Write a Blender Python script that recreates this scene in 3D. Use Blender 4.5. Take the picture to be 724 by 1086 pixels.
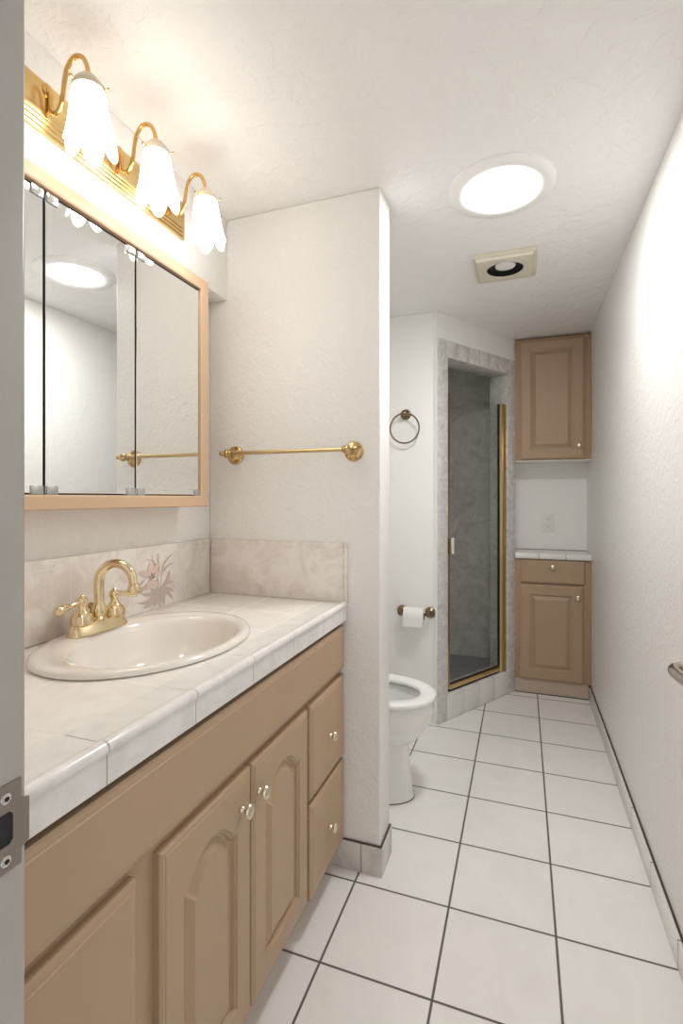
import bpy, bmesh, math, random
from mathutils import Vector, Matrix, Euler

random.seed(7)
PI = math.pi
for o in list(bpy.data.objects):
    bpy.data.objects.remove(o)
scene = bpy.context.scene
COL = scene.collection

# ------------------------------------------------------------------ camera
H = 2.30            # ceiling height
CAM_H = 1.26
cam = bpy.data.cameras.new('camera')
cam_o = bpy.data.objects.new('camera', cam)
COL.objects.link(cam_o)
cam.sensor_fit = 'VERTICAL'
cam.sensor_width = 36
cam.sensor_height = 36
cam.lens = 530.73 / 1086 * 36
cam.shift_y = -14.48 / 1086
cam.clip_start = 0.02
cam_o.location = (0, 0, CAM_H)
cam_o.rotation_euler = (PI / 2, 0, 0.346393)
scene.camera = cam_o

# ------------------------------------------------------------------ world, exposure
W = bpy.data.worlds.new('hall light')
scene.world = W
W.use_nodes = True
W.node_tree.nodes['Background'].inputs[0].default_value = (1.0, 1.0, 1.0, 1)
W.node_tree.nodes['Background'].inputs[1].default_value = 0.9
scene.view_settings.view_transform = 'Standard'
scene.view_settings.look = 'None'
scene.view_settings.gamma = 1
scene.view_settings.use_curve_mapping = False
scene.view_settings.exposure = 0.22
DOME_E = 88.0        # strength of the ceiling diffuser
SHADE_E = 6.2        # strength of each glass lamp shade
scene.cycles.max_bounces = 14
scene.cycles.diffuse_bounces = 8
scene.cycles.glossy_bounces = 6
scene.cycles.transparent_max_bounces = 12
scene.cycles.sample_clamp_indirect = 6


# ------------------------------------------------------------------ materials
def mat(name):
    m = bpy.data.materials.new(name)
    m.use_nodes = True
    nt = m.node_tree
    b = nt.nodes['Principled BSDF']
    return m, nt, b


def N(nt, kind, **kw):
    n = nt.nodes.new(kind)
    for k, v in kw.items():
        setattr(n, k, v)
    return n


def L(nt, a, b):
    nt.links.new(a, b)


def plain(name, col, rough=0.5, metal=0.0, coat=0.0, spec=None, noise=0.0, nscale=30):
    m, nt, b = mat(name)
    b.inputs['Base Color'].default_value = (*col, 1)
    b.inputs['Roughness'].default_value = rough
    b.inputs['Metallic'].default_value = metal
    b.inputs['Coat Weight'].default_value = coat
    b.inputs['Coat Roughness'].default_value = 0.05
    if spec is not None:
        b.inputs['Specular IOR Level'].default_value = spec
    if noise:
        g = N(nt, 'ShaderNodeNewGeometry')
        n = N(nt, 'ShaderNodeTexNoise')
        n.inputs['Scale'].default_value = nscale
        n.inputs['Detail'].default_value = 4
        L(nt, g.outputs['Position'], n.inputs['Vector'])
        mx = N(nt, 'ShaderNodeMix', data_type='RGBA')
        mx.inputs['A'].default_value = (*[c * (1 - noise) for c in col], 1)
        mx.inputs['B'].default_value = (*[min(1, c * (1 + noise)) for c in col], 1)
        L(nt, n.outputs['Fac'], mx.inputs['Factor'])
        L(nt, mx.outputs['Result'], b.inputs['Base Color'])
    return m


def textured_paint(name, col, s1=55, s2=14, bump=0.35, rough=0.5, trowel=0.0):
    """Painted, lightly trowelled plaster."""
    m, nt, b = mat(name)
    b.inputs['Base Color'].default_value = (*col, 1)
    b.inputs['Roughness'].default_value = rough
    b.inputs['Specular IOR Level'].default_value = 0.35
    g = N(nt, 'ShaderNodeNewGeometry')
    n1 = N(nt, 'ShaderNodeTexNoise')
    n1.inputs['Scale'].default_value = s1
    n1.inputs['Detail'].default_value = 5
    n1.inputs['Distortion'].default_value = 0.6
    n2 = N(nt, 'ShaderNodeTexNoise')
    n2.inputs['Scale'].default_value = s2
    n2.inputs['Detail'].default_value = 6
    n2.inputs['Distortion'].default_value = 0.7
    L(nt, g.outputs['Position'], n1.inputs['Vector'])
    L(nt, g.outputs['Position'], n2.inputs['Vector'])
    r = N(nt, 'ShaderNodeValToRGB')
    r.color_ramp.elements[0].position = 0.46
    r.color_ramp.elements[1].position = 0.56
    L(nt, n2.outputs['Fac'], r.inputs['Fac'])
    a = N(nt, 'ShaderNodeMath', operation='MULTIPLY_ADD')
    L(nt, r.outputs['Color'], a.inputs[0])
    a.inputs[1].default_value = trowel
    L(nt, n1.outputs['Fac'], a.inputs[2])
    bp = N(nt, 'ShaderNodeBump')
    bp.inputs['Strength'].default_value = bump
    bp.inputs['Distance'].default_value = 0.004
    L(nt, a.outputs[0], bp.inputs['Height'])
    L(nt, bp.outputs['Normal'], b.inputs['Normal'])
    return m


def grid_line(nt, pos, axis, origin, pitch, width):
    """1 inside a grout line of the given axis, else 0."""
    s = N(nt, 'ShaderNodeSeparateXYZ')
    L(nt, pos, s.inputs[0])
    a = N(nt, 'ShaderNodeMath', operation='ADD')
    L(nt, s.outputs[axis], a.inputs[0])
    a.inputs[1].default_value = -origin + pitch / 2 + pitch * 60
    md = N(nt, 'ShaderNodeMath', operation='MODULO')
    L(nt, a.outputs[0], md.inputs[0])
    md.inputs[1].default_value = pitch
    sb = N(nt, 'ShaderNodeMath', operation='SUBTRACT')
    L(nt, md.outputs[0], sb.inputs[0])
    sb.inputs[1].default_value = pitch / 2
    ab = N(nt, 'ShaderNodeMath', operation='ABSOLUTE')
    L(nt, sb.outputs[0], ab.inputs[0])
    mr = N(nt, 'ShaderNodeMapRange')
    mr.inputs['From Min'].default_value = width / 2 * 0.75
    mr.inputs['From Max'].default_value = width / 2 * 1.25
    mr.inputs['To Min'].default_value = 1
    mr.inputs['To Max'].default_value = 0
    L(nt, ab.outputs[0], mr.inputs['Value'])
    return mr.outputs['Result']


def tile(name, lines, c1, c2, grout, rough=0.15, vscale=6.0, contrast=(0.42, 0.68), width=0.004,
         distort=1.2, c3=None, bump=0.25, blotch=None):
    """Glazed tile, clouded like marble, with grout lines at lines=[(axis, origin, pitch)]."""
    m, nt, b = mat(name)
    g = N(nt, 'ShaderNodeNewGeometry')
    n = N(nt, 'ShaderNodeTexNoise')
    n.inputs['Scale'].default_value = vscale
    n.inputs['Detail'].default_value = 7
    n.inputs['Roughness'].default_value = 0.6
    n.inputs['Distortion'].default_value = distort
    L(nt, g.outputs['Position'], n.inputs['Vector'])
    r = N(nt, 'ShaderNodeValToRGB')
    r.color_ramp.elements[0].position = contrast[0]
    r.color_ramp.elements[0].color = (*c1, 1)
    r.color_ramp.elements[1].position = contrast[1]
    r.color_ramp.elements[1].color = (*c2, 1)
    L(nt, n.outputs['Fac'], r.inputs['Fac'])
    base = r.outputs['Color']
    if c3:
        n3 = N(nt, 'ShaderNodeTexNoise')
        n3.inputs['Scale'].default_value = vscale * 0.55
        n3.inputs['Detail'].default_value = 5
        n3.inputs['Distortion'].default_value = 0.8
        mp = N(nt, 'ShaderNodeVectorMath', operation='ADD')
        mp.inputs[1].default_value = (7.3, 2.1, 5.7)
        L(nt, g.outputs['Position'], mp.inputs[0])
        L(nt, mp.outputs[0], n3.inputs['Vector'])
        mr = N(nt, 'ShaderNodeMapRange')
        mr.inputs['From Min'].default_value = 0.48
        mr.inputs['From Max'].default_value = 0.72
        L(nt, n3.outputs['Fac'], mr.inputs['Value'])
        mx = N(nt, 'ShaderNodeMix', data_type='RGBA')
        L(nt, mr.outputs['Result'], mx.inputs['Factor'])
        L(nt, base, mx.inputs['A'])
        mx.inputs['B'].default_value = (*c3, 1)
        base = mx.outputs['Result']
    fac = None
    for ax, o, p in lines:
        f = grid_line(nt, g.outputs['Position'], ax, o, p, width)
        if fac is None:
            fac = f
        else:
            mxm = N(nt, 'ShaderNodeMath', operation='MAXIMUM')
            L(nt, fac, mxm.inputs[0])
            L(nt, f, mxm.inputs[1])
            fac = mxm.outputs[0]
    if fac is not None:
        mx = N(nt, 'ShaderNodeMix', data_type='RGBA')
        L(nt, fac, mx.inputs['Factor'])
        L(nt, base, mx.inputs['A'])
        mx.inputs['B'].default_value = (*grout, 1)
        base = mx.outputs['Result']
        rr = N(nt, 'ShaderNodeMapRange')
        rr.inputs['To Min'].default_value = rough
        rr.inputs['To Max'].default_value = 0.8
        L(nt, fac, rr.inputs['Value'])
        L(nt, rr.outputs['Result'], b.inputs['Roughness'])
        bp = N(nt, 'ShaderNodeBump')
        bp.invert = True
        bp.inputs['Strength'].default_value = bump
        bp.inputs['Distance'].default_value = 0.002
        L(nt, fac, bp.inputs['Height'])
        L(nt, bp.outputs['Normal'], b.inputs['Normal'])
    else:
        b.inputs['Roughness'].default_value = rough
    L(nt, base, b.inputs['Base Color'])
    return m


def emitter(name, col, strength, base=(0.9, 0.9, 0.9)):
    m, nt, b = mat(name)
    b.inputs['Base Color'].default_value = (*base, 1)
    b.inputs['Roughness'].default_value = 0.3
    b.inputs['Emission Color'].default_value = (*col, 1)
    b.inputs['Emission Strength'].default_value = strength
    return m


TP = 0.30428
M = {}
M['wall'] = textured_paint('wall paint', (0.88, 0.868, 0.845), 85, 32, 0.55, 0.36, 0.4)
M['wall_cool'] = textured_paint('smooth wall paint', (0.88, 0.875, 0.86), 80, 20, 0.22, 0.45, 0.2)
M['ceiling'] = textured_paint('ceiling paint', (0.88, 0.87, 0.855), 60, 16, 0.48, 0.5, 0.8)
M['floor'] = tile('floor tile', [(0, 0.0914, TP), (1, 1.2586, TP)], (0.84, 0.83, 0.81), (0.89, 0.88, 0.865),
                  (0.135, 0.12, 0.10), 0.16, 3.2, (0.30, 0.56), 0.0066, 2.2, c3=(0.885, 0.865, 0.84), bump=0.5)
M['base_tile'] = tile('baseboard tile', [(1, 1.2586, TP)], (0.80, 0.785, 0.76), (0.87, 0.855, 0.83),
                      (0.12, 0.11, 0.10), 0.2, 4, (0.3, 0.6), 0.004, 2.0)
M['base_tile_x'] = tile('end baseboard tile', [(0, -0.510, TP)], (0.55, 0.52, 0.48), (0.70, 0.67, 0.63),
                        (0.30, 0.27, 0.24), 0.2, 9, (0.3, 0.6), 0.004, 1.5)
M['dark_caulk'] = plain('dark grout', (0.075, 0.062, 0.052), 0.8, noise=0.35, nscale=90)
M['counter'] = tile('counter tile', [(0, -0.645, 0.209), (1, 0.564, 0.209)], (0.83, 0.775, 0.735), (0.89, 0.86, 0.83),
                    (0.80, 0.76, 0.71), 0.14, 9, (0.33, 0.60), 0.0035, 2.0, c3=(0.89, 0.865, 0.84))
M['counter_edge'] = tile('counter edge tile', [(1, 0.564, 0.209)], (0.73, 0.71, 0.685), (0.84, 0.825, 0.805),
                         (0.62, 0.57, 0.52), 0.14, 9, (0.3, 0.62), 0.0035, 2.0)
M['splash_y'] = tile('backsplash tile', [(1, 0.985, 0.2105), (2, 1.084, 0.5)], (0.66, 0.59, 0.53), (0.85, 0.81, 0.765),
                     (0.78, 0.74, 0.69), 0.18, 10, (0.27, 0.56), 0.0035, 1.6, c3=(0.72, 0.65, 0.59))
M['splash_x'] = tile('end splash tile', [(0, -1.005, 0.2075), (2, 1.084, 0.5)], (0.68, 0.61, 0.55), (0.86, 0.82, 0.775),
                     (0.80, 0.76, 0.71), 0.18, 10, (0.27, 0.56), 0.0035, 1.6, c3=(0.74, 0.68, 0.62))
M['shower_tile'] = tile('grey shower tile', [(0, -0.95, 0.205), (2, 0.146, 0.205)], (0.60, 0.585, 0.56), (0.86, 0.845, 0.81),
                        (0.80, 0.79, 0.76), 0.2, 8, (0.3, 0.62), 0.003, 1.4)
M['surround'] = tile('shower surround tile', [(2, 0.146, 0.205)], (0.50, 0.49, 0.475), (0.72, 0.71, 0.69),
                     (0.70, 0.69, 0.67), 0.2, 16, (0.28, 0.62), 0.003, 1.4)
M['white_tile'] = tile('white curb tile', [], (0.76, 0.75, 0.73), (0.80, 0.79, 0.77), (0.3, 0.3, 0.3), 0.15, 5)
M['white_tile_nook'] = tile('white counter tile', [(0, 0.100, 0.158)], (0.80, 0.785, 0.76), (0.83, 0.815, 0.79),
                            (0.35, 0.32, 0.29), 0.15, 5, width=0.004)
M['grout_grey'] = plain('grey grout', (0.36, 0.34, 0.32), 0.8)
M['tan'] = plain('tan cabinet paint', (0.46, 0.322, 0.210), 0.38, spec=0.4, noise=0.035, nscale=5)
M['tan_back'] = plain('tan cupboard paint', (0.435, 0.305, 0.198), 0.42, spec=0.4, noise=0.035, nscale=5)
M['tan_frame'] = plain('light tan frame paint', (0.64, 0.45, 0.295), 0.4, spec=0.35)
M['kick'] = plain('pinkish toe kick paint', (0.52, 0.415, 0.335), 0.5)
M['gap_shade'] = plain('painted gap shade', (0.03, 0.024, 0.02), 0.8)  # near-black colour that stands in for shade inside gaps
M['black'] = plain('black rubber', (0.012, 0.012, 0.012), 0.5)
M['gold'] = plain('polished brass', (0.82, 0.68, 0.43), 0.10, 1.0)
M['gold_plate'] = plain('satin gold plate', (0.74, 0.54, 0.25), 0.2, 1.0)
M['gold_arm'] = plain('yellow brass tube', (0.70, 0.45, 0.16), 0.13, 1.0)
M['gold_pale'] = plain('pale satin gold', (0.95, 0.80, 0.52), 0.32, 1.0)
M['gold_dark'] = plain('aged brass', (0.50, 0.36, 0.17), 0.22, 1.0)
M['bronze'] = plain('dark antique brass', (0.22, 0.165, 0.10), 0.25, 1.0)
M['bar_brass'] = plain('satin brass', (0.62, 0.46, 0.24), 0.28, 1.0)
M['post_brass'] = plain('warm aged brass', (0.58, 0.40, 0.19), 0.16, 1.0)
M['nickel'] = plain('pale brass nickel', (0.74, 0.67, 0.52), 0.2, 1.0)
M['chrome'] = plain('chrome', (0.75, 0.74, 0.72), 0.08, 1.0)
M['lever'] = plain('dark nickel', (0.42, 0.38, 0.33), 0.16, 1.0)
M['strike'] = plain('dull steel', (0.36, 0.33, 0.30), 0.42, 1.0)
M['mirror'] = plain('mirror glass', (0.90, 0.91, 0.905), 0.0, 1.0)
M['clip'] = plain('clear plastic clip', (0.50, 0.50, 0.49), 0.15, 0.5)
M['clear_grip'] = plain('white acrylic', (0.80, 0.78, 0.73), 0.15)
M['holder'] = plain('antique cream metal', (0.74, 0.65, 0.49), 0.4)
M['sink'] = plain('bone porcelain', (0.82, 0.775, 0.72), 0.08, coat=0.6)
M['toilet'] = plain('white porcelain', (0.88, 0.875, 0.86), 0.08, coat=0.5)
M['seat'] = plain('white toilet seat plastic', (0.90, 0.895, 0.88), 0.2)
M['water'] = plain('toilet water', (0.16, 0.165, 0.17), 0.02)
M['white_plastic'] = plain('white plastic', (0.82, 0.80, 0.77), 0.35)
M['vent'] = plain('aged cream plastic', (0.66, 0.61, 0.51), 0.45, noise=0.05, nscale=12)
M['trim'] = plain('white trim plastic', (0.88, 0.875, 0.86), 0.4)
M['jamb'] = plain('gloss door frame paint', (0.40, 0.38, 0.345), 0.3, noise=0.05, nscale=14)
M['door_paint'] = plain('white door paint', (0.78, 0.76, 0.73), 0.35)
M['paper'] = plain('white paper', (0.86, 0.85, 0.835), 0.9)
M['card'] = plain('cardboard', (0.45, 0.36, 0.26), 0.9)
M['pink'] = plain('pale pink glaze', (0.74, 0.58, 0.52), 0.25)
M['leaf'] = plain('taupe glaze', (0.56, 0.475, 0.41), 0.25)
M['dark_glaze'] = plain('dark brown glaze', (0.20, 0.13, 0.10), 0.3)
M['shade'] = emitter('lit frosted glass', (1.0, 0.945, 0.88), SHADE_E)
M['shade_rim'] = emitter('lit glass rim', (1.0, 0.94, 0.86), 0.8, (0.6, 0.59, 0.57))
M['dome'] = emitter('lit diffuser', (1.0, 0.998, 0.985), DOME_E)
M['shower_floor'] = plain('grey shower pan', (0.30, 0.31, 0.32), 0.35, noise=0.1, nscale=40)


def make_glass():
    m, nt, b = mat('grey shower glass')
    nt.nodes.remove(b)
    out = nt.nodes['Material Output']
    t = N(nt, 'ShaderNodeBsdfTransparent')
    t.inputs[0].default_value = (0.94, 0.945, 0.935, 1)
    gl = N(nt, 'ShaderNodeBsdfGlossy')
    gl.inputs['Roughness'].default_value = 0.02
    fr = N(nt, 'ShaderNodeFresnel')
    fr.inputs[0].default_value = 1.45
    mx = N(nt, 'ShaderNodeMixShader')
    ge = N(nt, 'ShaderNodeNewGeometry')
    iv = N(nt, 'ShaderNodeMath', operation='SUBTRACT')
    iv.inputs[0].default_value = 1.0
    L(nt, ge.outputs['Backfacing'], iv.inputs[1])
    mu = N(nt, 'ShaderNodeMath', operation='MULTIPLY')
    L(nt, fr.outputs[0], mu.inputs[0])
    L(nt, iv.outputs[0], mu.inputs[1])
    L(nt, mu.outputs[0], mx.inputs[0])
    L(nt, t.outputs[0], mx.inputs[1])
    L(nt, gl.outputs[0], mx.inputs[2])
    L(nt, mx.outputs[0], out.inputs[0])
    return m


M['glass'] = make_glass()


# ------------------------------------------------------------------ mesh helpers
def new_bm():
    return bmesh.new()


def merge(dst, src):
    me = bpy.data.meshes.new('tmp')
    src.to_mesh(me)
    src.free()
    dst.from_mesh(me)
    bpy.data.meshes.remove(me)


def box(bm, x0, y0, z0, x1, y1, z1, bevel=0.0, seg=2, mtx=None):
    t = bmesh.new()
    bmesh.ops.create_cube(t, size=1)
    for v in t.verts:
        v.co = Vector(((x0 + x1) / 2 + v.co.x * (x1 - x0), (y0 + y1) / 2 + v.co.y * (y1 - y0),
                       (z0 + z1) / 2 + v.co.z * (z1 - z0)))
    if bevel > 0:
        bmesh.ops.bevel(t, geom=list(t.edges), offset=bevel, segments=seg, profile=0.5, affect='EDGES')
    if mtx:
        bmesh.ops.transform(t, matrix=mtx, verts=list(t.verts))
    merge(bm, t)


def rings_surface(bm, rings, closed=True, cap0=True, cap1=True):
    vr = [[bm.verts.new(p) for p in r] for r in rings]
    n = len(rings[0])
    for a, b in zip(vr, vr[1:]):
        for i in range(n if closed else n - 1):
            j = (i + 1) % n
            bm.faces.new((a[i], a[j], b[j], b[i]))
    if cap0:
        bm.faces.new(list(reversed(vr[0])))
    if cap1:
        bm.faces.new(vr[-1])


def frame_from(axis):
    axis = Vector(axis).normalized()
    up = Vector((0, 0, 1)) if abs(axis.z) < 0.9 else Vector((0, 1, 0))
    u = up.cross(axis).normalized()
    v = axis.cross(u).normalized()
    return u, v, axis


def lathe(bm, prof, center, axis=(0, 0, 1), seg=28, cap=True):
    """prof: list of (radius, height along axis)."""
    u, v, a = frame_from(axis)
    c = Vector(center)
    rings = []
    for r, h in prof:
        r = max(r, 0.0002)
        rings.append([c + a * h + (u * math.cos(2 * PI * i / seg) + v * math.sin(2 * PI * i / seg)) * r
                      for i in range(seg)])
    rings_surface(bm, rings, True, cap, cap)


def smooth_path(pts, n=8):
    pts = [Vector(p) for p in pts]
    P = [pts[0] * 2 - pts[1]] + pts + [pts[-1] * 2 - pts[-2]]
    out = []
    for i in range(1, len(P) - 2):
        p0, p1, p2, p3 = P[i - 1:i + 3]
        for k in range(n):
            t = k / n
            out.append(0.5 * ((2 * p1) + (p2 - p0) * t + (2 * p0 - 5 * p1 + 4 * p2 - p3) * t * t
                              + (3 * p1 - p0 - 3 * p2 + p3) * t ** 3))
    out.append(P[-2])
    return out


def tube(bm, pts, rad, seg=12, smooth=8, closed=False):
    path = smooth_path(pts, smooth) if smooth else [Vector(p) for p in pts]
    n = len(path)
    if callable(rad):
        rr = [rad(i / (n - 1)) for i in range(n)]
    else:
        rr = [rad] * n
    rings = []
    prev = None
    for i, p in enumerate(path):
        if closed:
            d = path[(i + 1) % n] - path[i - 1]
        else:
            d = path[min(i + 1, n - 1)] - path[max(i - 1, 0)]
        d.normalize()
        if prev is None:
            u, v, _ = frame_from(d)
        else:
            u = prev - d * prev.dot(d)
            u.normalize()
            v = d.cross(u)
        prev = u
        rings.append([p + (u * math.cos(2 * PI * k / seg) + v * math.sin(2 * PI * k / seg)) * rr[i]
                      for k in range(seg)])
    if closed:
        rings.append(rings[0])
        rings_surface(bm, rings, True, False, False)
        bmesh.ops.remove_doubles(bm, verts=list(bm.verts), dist=1e-6)
    else:
        rings_surface(bm, rings, True, True, True)


def torus(bm, c, R, r, axis, seg=48, ms=10):
    u, v, a = frame_from(axis)
    c = Vector(c)
    rings = []
    for i in range(seg):
        t = 2 * PI * i / seg
        d = u * math.cos(t) + v * math.sin(t)
        rings.append([c + d * (R + r * math.cos(2 * PI * k / ms)) + a * (r * math.sin(2 * PI * k / ms))
                      for k in range(ms)])
    vr = [[bm.verts.new(p) for p in q] for q in rings]
    for i in range(seg):
        A, B = vr[i], vr[(i + 1) % seg]
        for k in range(ms):
            bm.faces.new((A[k], A[(k + 1) % ms], B[(k + 1) % ms], B[k]))


def prism(bm, pts, extrude, bevel=0.0):
    """Planar polygon pts (3-D) pushed along the vector extrude."""
    t = bmesh.new()
    a = [t.verts.new(p) for p in pts]
    e = Vector(extrude)
    b = [t.verts.new(Vector(p) + e) for p in pts]
    n = len(pts)
    t.faces.new(list(reversed(a)))
    t.faces.new(b)
    for i in range(n):
        j = (i + 1) % n
        t.faces.new((a[i], a[j], b[j], b[i]))
    bmesh.ops.recalc_face_normals(t, faces=list(t.faces))
    if bevel:
        bmesh.ops.bevel(t, geom=list(t.edges), offset=bevel, segments=2, profile=0.5, affect='EDGES')
    merge(bm, t)


def world_loc(o):
    v = Vector((0, 0, 0))
    while o:
        v += o.location
        o = o.parent
    return v


def obj(name, bm, m, parent=None, origin=None, smooth=True, angle=35):
    me = bpy.data.meshes.new(name)
    bmesh.ops.recalc_face_normals(bm, faces=list(bm.faces))
    base = world_loc(parent) if parent else Vector((0, 0, 0))
    loc = Vector(origin) - base if origin is not None else Vector((0, 0, 0))
    bmesh.ops.translate(bm, verts=list(bm.verts), vec=-(base + loc))
    bm.to_mesh(me)
    bm.free()
    o = bpy.data.objects.new(name, me)
    COL.objects.link(o)
    o.parent = parent
    o.location = loc
    me.materials.append(m)
    if smooth:
        for p in me.polygons:
            p.use_smooth = True
        try:
            me.set_sharp_from_angle(angle=math.radians(angle))
        except Exception:
            pass
    return o


def thing(name, label, cat, loc, group=None):
    o = bpy.data.objects.new(name, None)
    COL.objects.link(o)
    o.location = loc
    o.empty_display_size = 0.05
    o['label'] = label
    o['category'] = cat
    if group:
        o['group'] = group
    return o


def struct(name, bm, m, parent=None, smooth=True):
    o = obj(name, bm, m, parent, smooth=smooth)
    o['kind'] = 'structure'
    return o


# ------------------------------------------------------------------ room shell
XL, XR = -1.114, 0.405        # left and right wall faces
YN = 0.300                    # room face of the wall with the doorway
YP, YP2 = 1.614, 1.739        # the short partition wall
XP = -0.445                   # free end of the partition
YT = 2.80                     # wall behind the toilet
YB = 3.70                     # back wall of the cupboard nook
YS = 3.95                     # back wall of the shower
SL = Vector((-0.450, 2.790))  # angled shower wall, left end ...
SE = Vector((0.5110, 0.8596))  # ... its direction
SN = Vector((-0.8596, 0.5110))  # ... and its inward normal
S_END = 0.792


def sp(s, d, z):
    p = SL + SE * s + SN * d
    return Vector((p.x, p.y, z))


def sbox(bm, s0, s1, d0, d1, z0, z1, bevel=0.0):
    """A box in the frame of the angled shower wall."""
    m = Matrix(((SE.x, SN.x, 0, SL.x), (SE.y, SN.y, 0, SL.y), (0, 0, 1, 0), (0, 0, 0, 1)))
    box(bm, s0, d0, z0, s1, d1, z1, bevel, 2, m)


bm = new_bm()
box(bm, -1.30, -1.3, -0.06, 0.62, 4.10, 0.0)
struct('floor', bm, M['floor'], smooth=False)
bm = new_bm()
box(bm, -1.30, -1.3, H, 0.62, 4.10, H + 0.06)
struct('ceiling', bm, M['ceiling'], smooth=False)
bm = new_bm()
box(bm, XL - 0.10, 0.18, 0.0, XL, 4.05, H)
struct('wall_left', bm, M['wall'], smooth=False)
bm = new_bm()
box(bm, XL, YN, 1.998, -1.036, YP, H, 0.004)
struct('wall_soffit', bm, M['wall'])
bm = new_bm()
box(bm, XR, 0.18, 0.0, XR + 0.10, 3.80, H)
struct('wall_right', bm, M['wall'], smooth=False)
bm = new_bm()
box(bm, XL, YP, 0.0, XP, YP2, H, 0.006, 3)
struct('wall_partition', bm, M['wall'])
bm = new_bm()
box(bm, XL, YT, 0.0, SL.x, YT + 0.10, H, 0.003)
struct('wall_toilet', bm, M['wall_cool'])
bm = new_bm()
box(bm, -0.06, YB, 0.0, XR, YB + 0.1, H)
struct('wall_back', bm, M['wall_cool'], smooth=False)
bm = new_bm()
box(bm, -0.15, 3.53, 0.0, -0.055, YB + 0.1, H)
box(bm, -0.15, YB + 0.1, 0.0, -0.055, YS, H)
struct('wall_nook', bm, M['wall_cool'], smooth=False)
# the wall with the doorway
bm = new_bm()
box(bm, XL, 0.18, 0.0, -0.402, YN, H)
box(bm, 0.380, 0.18, 0.0, XR, YN, H)
box(bm, -0.402, 0.18, 2.05, 0.380, YN, H)
struct('wall_doorway', bm, M['wall'], smooth=False)

# angled shower wall: painted wall around a tiled opening
S_A, S_B, Z_C, Z_T, DEP = 0.090, 0.710, 0.146, 2.065, 0.130
bm = new_bm()
sbox(bm, 0.0, S_A, 0, DEP, 0, H)
sbox(bm, S_B, S_END, 0, DEP, 0, H)
sbox(bm, S_A, S_B, 0, DEP, Z_T, H)
struct('wall_shower', bm, M['wall_cool'], smooth=False)
# tiled surround (band on the face + lining of the reveal), each run one mesh
bm = new_bm()
T = 0.006
sbox(bm, 0.012, S_A, -T, 0.0, 0.0, 2.155, 0.0015)
sbox(bm, S_B, 0.790, -T, 0.0, 0.0, 2.155, 0.0015)
for k in range(6):
    a = S_A + (S_B - S_A) * k / 6
    b = S_A + (S_B - S_A) * (k + 1) / 6
    sbox(bm, a + 0.0008, b - 0.0008, -T, 0.0, Z_T, 2.155, 0.0015)
sbox(bm, S_A - 0.001, S_A + 0.006, -T, DEP, Z_C, Z_T, 0.001)
sbox(bm, S_B - 0.006, S_B + 0.001, -T, DEP, Z_C, Z_T, 0.001)
sbox(bm, S_A, S_B, -T, DEP, Z_T - 0.006, Z_T + 0.001, 0.001)
struct('trim_1', bm, M['surround'])
# curb under the shower door: white tiles with grey joints
curb = struct('trim_2', (lambda b: (sbox(b, S_A, S_B, 0.002, DEP, 0.0, Z_C - 0.004), b)[1])(new_bm()), M['grout_grey'])
bm = new_bm()
js = [S_A, 0.249, 0.402, 0.560, S_B]
for a, b in zip(js, js[1:]):
    sbox(bm, a + 0.0012, b - 0.0012, -0.006, 0.004, 0.002, Z_C - 0.012, 0.002)
    sbox(bm, a + 0.0004, b - 0.0004, -0.008, DEP, Z_C - 0.0125, Z_C, 0.005)
struct('curb_tile', bm, M['white_tile'], curb)
# shower cell
bm = new_bm()
box(bm, XL, YS, 0.0, -0.05, YS + 0.08, H)
struct('wall_shower_back', bm, M['shower_tile'], smooth=False)
bm = new_bm()
box(bm, XL, YT + 0.10, 0.0, XL + 0.03, YS, H)
struct('wall_shower_left', bm, M['shower_tile'], smooth=False)
bm = new_bm()
prism(bm, [(XL, YT + 0.10, 0), (SL.x - 0.02, YT + 0.10, 0), (SL.x - 0.02 + 0.0, YT + 0.13, 0), (XL, YT + 0.13, 0)], (0, 0, H))
struct('wall_shower_front', bm, M['shower_tile'], smooth=False)
bm = new_bm()
box(bm, -0.165, 3.62, 0.0, -0.15, YS, H)
struct('wall_shower_right', bm, M['shower_tile'], smooth=False)
bm = new_bm()
pa, pb = sp(0.0, DEP, 0.0), sp(S_END, DEP, 0.0)
prism(bm, [(XL + 0.03, YT + 0.13, 0), (pa.x, YT + 0.13, 0), pa, pb, (-0.165, 3.62, 0), (-0.165, YS, 0), (XL + 0.03, YS, 0)],
      (0, 0, 0.05))
struct('floor_shower', bm, M['shower_floor'], smooth=False)

# baseboards of floor tile with a dark joint on top
bm = new_bm()
box(bm, 0.391, YN, 0.0, XR, 3.46, 0.080, 0.001)
bb = struct('baseboard_right', bm, M['base_tile'])
bm = new_bm()
box(bm, 0.3985, YN, 0.080, XR, 3.46, 0.085, 0.001)
struct('grout_joint', bm, M['dark_caulk'], bb)
bm = new_bm()
box(bm, XL, YP - 0.008, 0.0, XP + 0.007, YP, 0.096, 0.001)
bb = struct('baseboard_partition', bm, M['base_tile_x'])
bm = new_bm()
box(bm, XL, YP - 0.006, 0.096, XP + 0.0055, YP, 0.1005, 0.0008)
struct('grout_joint', bm, M['dark_caulk'], bb)
bm = new_bm()
box(bm, XP, YP, 0.0, XP + 0.008, YP2, 0.096, 0.001)
bb = struct('baseboard_end', bm, M['base_tile_x'])
bm = new_bm()
box(bm, XP, YP, 0.096, XP + 0.006, YP2, 0.1005, 0.0008)
struct('grout_joint', bm, M['dark_caulk'], bb)

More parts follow.
